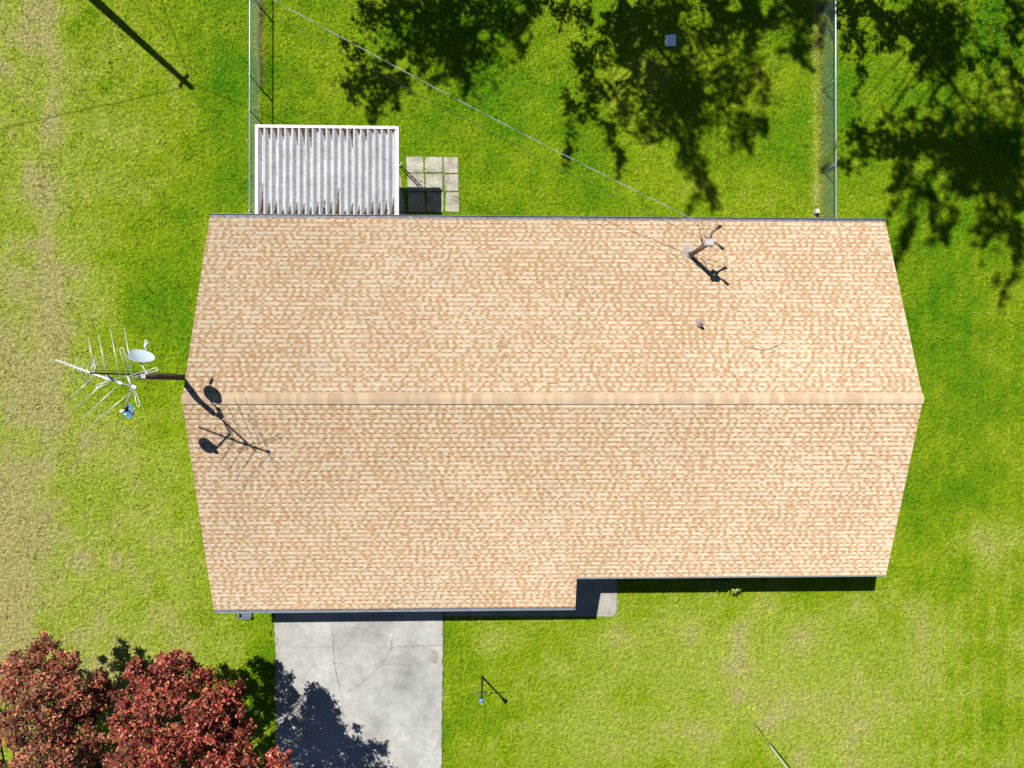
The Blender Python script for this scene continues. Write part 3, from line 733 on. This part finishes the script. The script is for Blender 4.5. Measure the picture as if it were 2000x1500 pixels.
# ------------------------------------------------------------------ trees
def limb(b, a, c, r0, r1, bend=.12):
    a = Vector(a); c = Vector(c); L = (c-a).length
    P = []; n = 6
    off = Vector((random.uniform(-1, 1), random.uniform(-1, 1), random.uniform(-.2, .9)))*L*bend
    for k in range(n+1):
        t = k/n; P.append(a+(c-a)*t+off*(4*t*(1-t))+Vector((random.gauss(0, 1), random.gauss(0, 1), random.gauss(0, .6)))*L*.012)
    b.tube(P, [r0+(r1-r0)*k/n for k in range(n+1)], 7)
    return P
# --- red maple, front left
MT = Vector((-12.6, -13.4, 0))
maple = empty('maple_tree', MT, 'large dark red maple tree whose crown overhangs the front left lawn and drive', 'tree')
lumps = [(150, 1390, 32, 36, 4.0), (225, 1490, 30, 30, 5.2), (72, 1258, 22, 24, 3.0), (40, 1300, 45, 30, 3.2), (105, 1300, 34, 32, 3.2), (60, 1350, 85, 50, 3.9), (135, 1350, 45, 40, 3.6), (40, 1420, 90, 60, 4.5),
         (128, 1435, 55, 50, 4.3), (80, 1500, 95, 50, 5.2), (172, 1385, 22, 30, 3.6), (10, 1330, 30, 25, 3.2), (182, 1345, 18, 22, 3.3), (170, 1470, 25, 40, 4.4),
         (325, 1305, 42, 24, 3.5), (288, 1340, 42, 38, 3.9), (365, 1335, 40, 42, 3.7), (235, 1375, 24, 24, 3.6), (432, 1362, 36, 34, 3.8), (298, 1385, 65, 40, 4.7), (262, 1320, 16, 20, 3.3),
         (395, 1395, 60, 40, 4.5), (455, 1385, 22, 40, 4.0), (245, 1435, 48, 40, 4.9), (340, 1455, 70, 38, 5.4), (425, 1450, 50, 40, 5.0), (465, 1430, 30, 35, 4.4), (280, 1500, 90, 45, 5.7), (405, 1510, 80, 40, 5.4), (480, 1490, 26, 30, 4.8), (545, 1497, 24, 20, 4.6),
         (100, 1600, 150, 80, 6.3), (290, 1590, 140, 70, 6.4), (455, 1580, 90, 60, 5.9), (200, 1720, 150, 80, 6.4), (390, 1700, 120, 80, 5.7), (520, 1590, 60, 50, 5.0), (-60, 1600, 110, 90, 5.6), (-120, 1480, 100, 90, 4.8), (-90, 1370, 80, 70, 3.9), (0, 1800, 150, 90, 5.8), (300, 1830, 150, 70, 5.4), (-150, 1720, 100, 90, 4.8)]
cen = []; colr = []; rl = random.Random(12)
for (px, py, rx, ry, z) in list(lumps):
    if py > 1520: continue
    for _ in range(4):
        a = rl.uniform(0, 6.28); f = rl.uniform(.75, 1.12); q = rl.uniform(5, 11)
        lumps.append((px+rx*f*math.cos(a), py+ry*f*math.sin(a), q, q*rl.uniform(.7, 1.3), max(2.9, z+rl.uniform(-.6, .35))))
REDS = np.array([srgb(140, 52, 46), srgb(164, 80, 58), srgb(110, 42, 40), srgb(150, 84, 52), srgb(206, 124, 98), srgb(140, 104, 70)])*.88
brt_pts = []
for (px, py, rx, ry, z) in lumps:
    if py < 1560 and rx > 18: rx, ry, z = rx*.84, ry*.84, z+rl.uniform(-.35, .45)
    c = W(px, py, z); sc = (CAM_H-z)/FOC; ax_, ay_ = rx*sc, ry*sc; az_ = min(.75*(ax_+ay_)/2+.3, 1.1)
    n = int((640 if px < 215 else 820)*ax_*ay_*math.pi)+60
    u = rng.normal(0, 1, (n, 3)); u /= np.linalg.norm(u, axis=1)[:, None]; u[:, 2] = np.where(u[:, 2] < 0, -u[:, 2]*np.where(rng.random(n) < .72, 1, -.6), u[:, 2])
    rad = rng.uniform(.55, 1.0, n)**.6*(1+.22*np.sin(u[:, 0]*7+px)*np.cos(u[:, 1]*6+py))
    p = np.c_[c.x+u[:, 0]*rad*ax_, c.y+u[:, 1]*rad*ay_, z-.35+u[:, 2]*rad*az_]
    # twig clusters: pull leaves towards sprays so that gaps open
    k = max(6, n//26); cc = p[rng.choice(n, k)]; j = rng.integers(0, k, n); p = p*.25+cc[j]*.75+rng.normal(0, .055, (n, 3)); cf = rng.uniform(.3, 1.6, k)[j][:, None]
    cen.append(p)
    left = sig((np.full(n, 215.0)-px)/15)
    w = rng.random(n); base = REDS[rng.choice(6, n, p=[.30, .2, .22, .14, .08, .06])]
    olive = REDS[5]*1.0
    mixf = (left*rng.random(n)*.75)[:, None]; colr.append((base*(1-mixf)+olive*mixf)*rng.uniform(.55, 1.4, (n, 1))*cf)
    brt_pts.append(Vector((c.x, c.y, z-.55)))
cen = np.concatenate(cen); colr = np.concatenate(colr)
V, F, C = leaf_cards(cen, rng.uniform(.05, .092, len(cen)), colr, tilt=.75, lobes=3, aspect=.62)
np_mesh('crown', V, F, M['leaf_red'], maple, C=C)
tk = MB(); tk.tube([MT-Vector((0, 0, .1)), MT+Vector((0, 0, .3)), MT+Vector((.05, .02, 1.6)), MT+Vector((.1, .1, 2.6))], [.34, .24, .20, .18], 12)
forks = [MT+Vector((.1+dx, .1+dy, 3.6)) for dx, dy in ((-.9, .8), (.9, .9), (.9, -.6), (-.8, -.7), (0, 1.2))]
for f_ in forks: limb(tk, MT+Vector((.1, .1, 2.3)), f_, .12, .08)
for q in brt_pts:
    f_ = min(forks, key=lambda v: (v-q).length); limb(tk, f_, q, .035, .008)
tk.build('trunk', M['bark'], maple)

# --- back-yard trees beyond the frame: their crowns cast the shade on the lawn
GREENS = np.array([(.045, .10, .012), (.06, .12, .016), (.035, .08, .012), (.075, .13, .02)])
def back_tree(base, blobs, label, height, seed, leaf=(.10, .20), dens=1.0, crown_extra=None, feather=90):
    r_ = np.random.default_rng(seed); UP = 4.5; height += UP; base = Vector(base)-Vector((SX*UP, SY*UP, 0))
    root = empty('shade_tree', base, label, 'tree', 'trees behind the back lawn')
    tr = MB(); n = 10
    axis = lambda z: base+Vector((math.sin(z*.5+seed)*.15, math.cos(z*.4+seed)*.12, z))
    tr.tube([axis(height*k/n)-Vector((0, 0, .1 if k == 0 else 0)) for k in range(n+1)], [max(.02, .15*(1-k/n)**.8+.015) for k in range(n+1)], 10)
    P = []; rb = random.Random(seed); extra = []
    for bl in blobs:
        for _ in range(2):
            a_ = rb.uniform(0, 6.28); x_, y_ = bl[0]+bl[2]*.8*math.cos(a_), bl[1]+bl[3]*.8*math.sin(a_)
            d_ = math.radians(feather+rb.gauss(0, 28)) if math.sin(a_) > -.3 else a_
            ln_ = rb.uniform(22, 60)*min(1, .5+bl[2]/60); n_ = int(ln_/9)+1
            for q_ in range(n_):
                f_ = q_/n_; w_s = 8.5*(1-.7*f_)
                extra.append((x_+math.cos(d_)*ln_*f_, y_+math.sin(d_)*ln_*f_, w_s, w_s, .42))
    for bl in blobs+extra:
        px, py, rx, ry = bl[:4]; d_ = bl[4] if len(bl) > 4 else 1.0
        G = W(px, py, 0); D = G-base
        z = (D.x*SX+D.y*SY)/(SX*SX+SY*SY)+r_.uniform(-.5, .5); z = min(max(z, 3.0), height)
        mrg = max(rx, ry)*1.5+40
        while z < 22:
            q = Vector((G.x-SX*z, G.y-SY*z, z)); a, b_ = Pj(q)
            if b_ < -mrg or a > 2000+mrg: break
            z += .2
        q = Vector((G.x-SX*z, G.y-SY*z, z))
        ax_, ay_ = rx/55.4, ry/55.4
        N = int(ax_*ay_*math.pi*190*dens*d_)+8
        u = r_.normal(0, 1, (N, 2)); u /= np.maximum(1e-6, np.linalg.norm(u, axis=1))[:, None]; u *= np.sqrt(r_.random(N))[:, None]
        dz = r_.normal(0, .22+.22*min(ax_, ay_), N)
        p = np.c_[q.x+u[:, 0]*ax_-SX*dz, q.y+u[:, 1]*ay_-SY*dz, z+dz]
        k = max(5, N//10); cc = p[r_.choice(N, k)]; j = r_.integers(0, k, N); p = p*.35+cc[j]*.65+r_.normal(0, .07, (N, 3))
        hole = vnoise(p[:, 0]+SX*p[:, 2], p[:, 1]+SY*p[:, 2], .62, seed*7)*.7+vnoise(p[:, 0]+SX*p[:, 2], p[:, 1]+SY*p[:, 2], .27, seed*7+1)*.3
        p = p[hole < (.70 if d_ <= 1 else .85)]
        P.append(p)
        za = min(max(z-.25*math.hypot(q.x-base.x, q.y-base.y), 2.0), height*.93)
        limb(tr, axis(za), q, .03, .008, .06) if bl not in extra else None
    for (x, y, z, r, N) in (crown_extra or []):
        z += UP
        u = r_.normal(0, .5, (N, 3)); P.append(np.c_[base.x+x+u[:, 0]*r, base.y+y+u[:, 1]*r, z+u[:, 2]*r*.7])
        limb(tr, axis(min(z, height*.9)*.85), base+Vector((x, y, z)), .05, .015)
    P = np.concatenate(P); cols = GREENS[r_.choice(4, len(P))]*r_.uniform(.7, 1.3, (len(P), 1))
    V, F, C = leaf_cards(P, r_.uniform(leaf[0], leaf[1], len(P)), cols, tilt=.5, aspect=.6)
    np_mesh('crown', V, F, M['leaf_green'], root, C=C); tr.build('trunk', M['bark'], root)
A_bl = [(700, 105, 38, 30, .5), (735, 165, 45, 45, .8), (745, 40, 60, 40, .6), (820, 25, 90, 45), (860, 75, 75, 45), (910, 15, 95, 35), (970, 40, 60, 45), (880, 120, 60, 45, .8), (940, 105, 60, 25, .8), (800, 110, 50, 45, .7), (755, 130, 45, 40, .9),
        (1012, 65, 28, 50, .7), (1020, 100, 15, 18, .8), (732, 215, 26, 26, .7), (682, 148, 26, 22, .45), (690, 185, 18, 20, .5), (770, 190, 20, 35, .5), (860, 160, 18, 20, .6), (905, 150, 14, 25, .6), (1000, 10, 40, 30, .6), (930, 70, 70, 30)]
B_bl = [(1060, 12, 40, 22, .6), (1110, 25, 40, 30, .7), (1400, 20, 60, 40), (1470, 25, 60, 40), (1540, 20, 60, 30), (1600, 15, 40, 30), (1165, 60, 45, 60, .8), (1200, 25, 80, 50), (1185, 150, 45, 60, .7), (1240, 120, 55, 80), (1290, 160, 60, 80, 1.1), (1290, 40, 70, 50), (1350, 25, 90, 50, .9), (1352, 120, 30, 50, .6), (1335, 230, 50, 55, 1.2), (1345, 300, 32, 55, 1.1), (1372, 350, 20, 45), (1390, 385, 12, 35, .9),
        (1270, 240, 45, 45, .5), (1220, 220, 35, 50, .5), (1148, 190, 22, 60, .5), (1110, 245, 14, 45, .5), (1190, 270, 18, 38, .5), (1108, 290, 10, 25, .5), (1415, 60, 60, 50, .8), (1420, 165, 50, 55, .8), (1455, 220, 45, 45, .7), (1500, 30, 60, 35, .8), (1565, 70, 26, 55, .8), (1500, 185, 22, 50, .6), (1440, 260, 16, 40, .6), (1320, 190, 55, 50), (1250, 60, 70, 50), (1312, 76, 34, 32, 1.2), (1540, 110, 40, 40, .35), (1470, 110, 30, 30, .4), (1390, 220, 40, 40, .45), (1440, 20, 80, 30, .9), (1570, 20, 40, 30, .8), (1480, 250, 30, 40, .35), (1140, 110, 30, 50, .6), (1210, 300, 8, 26, .5), (1590, 30, 30, 40, .7)]
C_bl = [(1985, 300, 30, 60), (1985, 390, 30, 50), (1930, 320, 50, 50), (1990, 460, 20, 40), (1650, 15, 30, 25), (1700, 20, 40, 30), (1760, 55, 40, 40), (1830, 40, 50, 50), (1860, 100, 25, 40), (1845, 180, 10, 40, .8), (1820, 130, 12, 40, .7), (1880, 310, 70, 50, 1.2), (1960, 310, 40, 60, 1.2), (1665, 25, 22, 25, .7), (1680, 120, 14, 30, .6), (1735, 25, 45, 40, .8), (1800, 30, 50, 50, 1.1), (1832, 85, 40, 60, 1.1), (1850, 150, 22, 40, .8), (1790, 105, 18, 35, .7), (1655, 80, 14, 50, .5), (1735, 80, 20, 30, .5), (1870, 50, 30, 50, .7), (1700, 60, 26, 30, .5),
        (1675, 215, 14, 12, .6), (1700, 258, 45, 14), (1740, 285, 55, 34, 1.2), (1690, 300, 45, 9, .9), (1660, 262, 26, 6, .8), (1655, 318, 18, 5, .7), (1800, 280, 70, 45, 1.3), (1760, 335, 34, 24), (1785, 370, 55, 32, .8), (1830, 380, 45, 36, .8), (1778, 430, 18, 42), (1766, 465, 8, 28, .9), (1752, 492, 6, 22, .8), (1826, 430, 7, 50, .9), (1845, 460, 6, 20, .7), (1740, 372, 30, 6, .8),
        (1880, 285, 80, 55, 1.2), (1950, 270, 55, 50, 1.0), (1960, 360, 50, 50, 1.0), (1890, 350, 50, 40, .8), (1965, 450, 45, 45), (1920, 440, 28, 14, .8), (1870, 420, 22, 18, .7), (1845, 468, 14, 8, .7), (1985, 500, 24, 48), (1945, 530, 8, 26, .8), (1960, 575, 14, 22, .7), (1930, 470, 10, 24, .7), (1895, 228, 40, 10, .8), (1780, 232, 40, 8, .8), (1820, 240, 40, 12, .8), (1990, 220, 20, 40, .6)]
E_bl = [(1985, 60, 18, 45, .7), (1968, 125, 14, 14, .6), (1925, 100, 20, 14, .35), (1945, 155, 16, 12, .5), (1990, 150, 12, 26, .6), (1905, 118, 12, 10, .5), (1965, 12, 22, 16, .3)]
back_tree((-4.6, 15.0, 0), A_bl, 'leafy tree beyond the back lawn, leftmost of the four, nearest the patio cover', 9.5, 3, crown_extra=[(0, .5, 8.5, 1.6, 500), (-1.2, 1.2, 6.5, 1.6, 500)])
back_tree((3.4, 15.0, 0), B_bl, 'tall leafy tree beyond the back lawn between the two fences, its shade reaching the eave', 12, 5, crown_extra=[(0, .6, 10.5, 1.8, 700), (.6, 1.8, 7.5, 1.9, 700)])
back_tree((12.4, 15.2, 0), C_bl, 'feathery branched tree beyond the right fence, casting the largest shadow on the lawn', 14, 8, crown_extra=[(0, .6, 12.5, 1.6, 600), (.6, 1.6, 8.5, 2.0, 700)], feather=125)
back_tree((16.6, 16.2, 0), E_bl, 'rightmost tree behind the lawn, speckling the far corner with shade', 8, 11, crown_extra=[(0, .6, 7, 1.5, 500), (.5, 1, 5, 1.6, 500)])

# ------------------------------------------------------------------ grass, straw strips and dandelions (stuff)
def inside(x, y, x0, x1, y0, y1): return (x > x0) & (x < x1) & (y > y0) & (y < y1)
def blades(x, y, h, w, cols, lean, field=0.0):
    N = len(x); th = rng.uniform(0, 2*math.pi, N); la = rng.uniform(0, 2*math.pi, N)
    if field:
        la = np.where(rng.random(N) < field, vnoise(x, y, .28, 91)*4*math.pi+rng.normal(0, .5, N), la); th = la+math.pi/2+rng.normal(0, .6, N)
    ln = rng.uniform(.25, 1.0, N)*lean
    dx, dy = np.cos(th)*w/2, np.sin(th)*w/2; z0 = np.full(N, -.005)
    tx = x+np.cos(la)*h*np.sin(ln); ty = y+np.sin(la)*h*np.sin(ln); tz = h*np.cos(ln)
    V = np.stack([np.c_[x-dx, y-dy, z0], np.c_[x+dx, y+dy, z0], np.c_[tx, ty, tz]], 1).reshape(-1, 3)
    return V, np.arange(3*N).reshape(N, 3), np.repeat(cols, 3, 0)
N = 520000
x = rng.uniform(-19.2, 21.2, N); y = rng.uniform(-15.8, 16.5, N)
ex = inside(x, y, RX0+.25, RX1-.25, -5.55, 4.9) | inside(x, y, RX0+.25, 2.4, -6.62, 4.9)
ex |= inside(x, y, dl1.x+.03, dr1.x-.03, -40, dl0.y+.05) & (y < -6)
ex |= inside(x, y, dr0.x-.1, W(1204, 0, 0).x-.02, W(0, 1202, 0).y, -5)
ex |= inside(x, y, px0+.2, W(790, 0, 0).x, 5.0, pb0.y-.12)
for r_ in rows_y:
    for c_ in cols_x:
        a = W(c_[0]+3, r_[1]-3, 0); b_ = W(c_[1]-3, r_[0]+3, 0); ex |= inside(x, y, a.x, b_.x, a.y, b_.y)
dens = vnoise(x, y, .22, 61)*.6+vnoise(x, y, .09, 62)*.4
keep = ~ex & (rng.random(N) < .35+1.0*np.clip(dens-.15, 0, 1)); x, y = x[keep], y[keep]; N = len(x)
t_ = np.clip(lawn_tone(x, y)+rng.normal(0, .13, N), 0, 1)
t_ = np.where(rng.random(N) < np.clip(lawn_tone(x, y)-.42, 0, 1)*.6, rng.uniform(.75, 1, N), t_*.9)*(len(PAL)-1)
i_ = np.clip(np.floor(t_).astype(int), 0, len(PAL)-2); f_ = (t_-i_)[:, None]; cl = PAL[i_]*(1-f_)+PAL[i_+1]*f_
h = (.035+.075*vnoise(x, y, .22, 71)**1.3+.04*vnoise(x, y, .8, 72))*rng.uniform(.7, 1.3, N)
V, F, C = blades(x, y, h, rng.uniform(.016, .034, N), cl*rng.uniform(.66, 1.42, (N, 1))*(.80+.40*fbm(x, y, .2, 131, 2))[:, None], 1.25, .7)
tag(np_mesh('grass', V, F, M['grass'], C=C), kind='stuff')
STRAW = np.array([srgb(204, 186, 140), srgb(180, 164, 116), srgb(160, 142, 86), srgb(220, 206, 168)])*.52
def straw_strip(xc, wd, y0, y1, n, hmax):
    yy = rng.uniform(y0, y1, n); xx = xc+rng.normal(0, wd, n)+.03*np.sin(yy*3)
    return blades(xx, yy, rng.uniform(.4, 1, n)*hmax, rng.uniform(.012, .024, n), STRAW[rng.choice(4, n)]*rng.uniform(.7, 1.25, (n, 1)), 1.5)
V1 = straw_strip(W(1604, 0, 0).x, .10, 5.4, 20, 9000, .075); V2 = straw_strip(W(508, 0, 0).x, .05, W(0, 165, 0).y, 20, 4200, .13)
np_V = np.concatenate([V1[0], V2[0]]); np_F = np.concatenate([V1[1], V2[1]+len(V1[0])]); np_C = np.concatenate([V1[2], V2[2]])
tag(np_mesh('dead_grass', np_V, np_F, M['grass'], C=np_C), kind='stuff')
# weeds along the drive edges
ee = []
for (a, b_) in ((dl0, dl1), (dr0, dr1)):
    n = 900; t = rng.random(n)*1.1; ee.append(np.c_[a.x+(b_.x-a.x)*t+rng.normal(0, .035, n), a.y+(b_.y-a.y)*t])
ee = np.concatenate(ee); n = len(ee)
V, F, C = blades(ee[:, 0], ee[:, 1], rng.uniform(.04, .10, n), rng.uniform(.012, .022, n), (lawn_color(ee[:, 0], ee[:, 1])*.6+STRAW[1]*.3)*rng.uniform(.5, 1.1, (n, 1)), 1.2)
tag(np_mesh('edge_weeds', V, F, M['grass'], C=C), kind='stuff')
n = 900; x = rng.uniform(-18, 20, n); y = rng.uniform(-14.5, 14.5, n)
k = ~(inside(x, y, RX0, RX1, -7, 5.2) | inside(x, y, dl1.x-.1, dr1.x+.1, -40, -6) | inside(x, y, px0, W(895, 0, 0).x, 5, 8.3)); x, y = x[k], y[k]; n = len(x)
cs = np.c_[x, y, rng.uniform(.05, .10, n)]
V, F, C = leaf_cards(cs, rng.uniform(.025, .055, n), np.array([[.42, .42, .34]])*rng.uniform(.6, 1.15, (n, 1)), tilt=.3, aspect=.9)
tag(np_mesh('dandelion_heads', V, F, M['grass'], C=C), kind='stuff')
# broad-leaved weeds and coarse clumps in the turf
n = 420; wx = rng.uniform(-18, 20, n); wy = rng.uniform(-14.5, 14.5, n)
k = ~(inside(wx, wy, RX0+.1, RX1-.1, -7.3, 5.3) | inside(wx, wy, dl1.x-.2, dr1.x+.2, -40, -6) | inside(wx, wy, px0, W(900, 0, 0).x, 5, 8.4)); wx, wy = wx[k], wy[k]; n = len(wx)
m_ = 14; r_w = rng.uniform(.05, .16, n); wc = lawn_color(wx, wy)*rng.choice([.62, .8, 1.15, 1.3], n)[:, None]
cs = np.c_[np.repeat(wx, m_)+rng.normal(0, .6, n*m_)*np.repeat(r_w, m_), np.repeat(wy, m_)+rng.normal(0, .6, n*m_)*np.repeat(r_w, m_), rng.uniform(.03, .09, n*m_)]
V, F, C = leaf_cards(cs, rng.uniform(.03, .075, n*m_), np.repeat(wc, m_, 0)*rng.uniform(.75, 1.25, (n*m_, 1)), tilt=.5)
tag(np_mesh('weeds', V, F, M['grass'], C=C), kind='stuff')
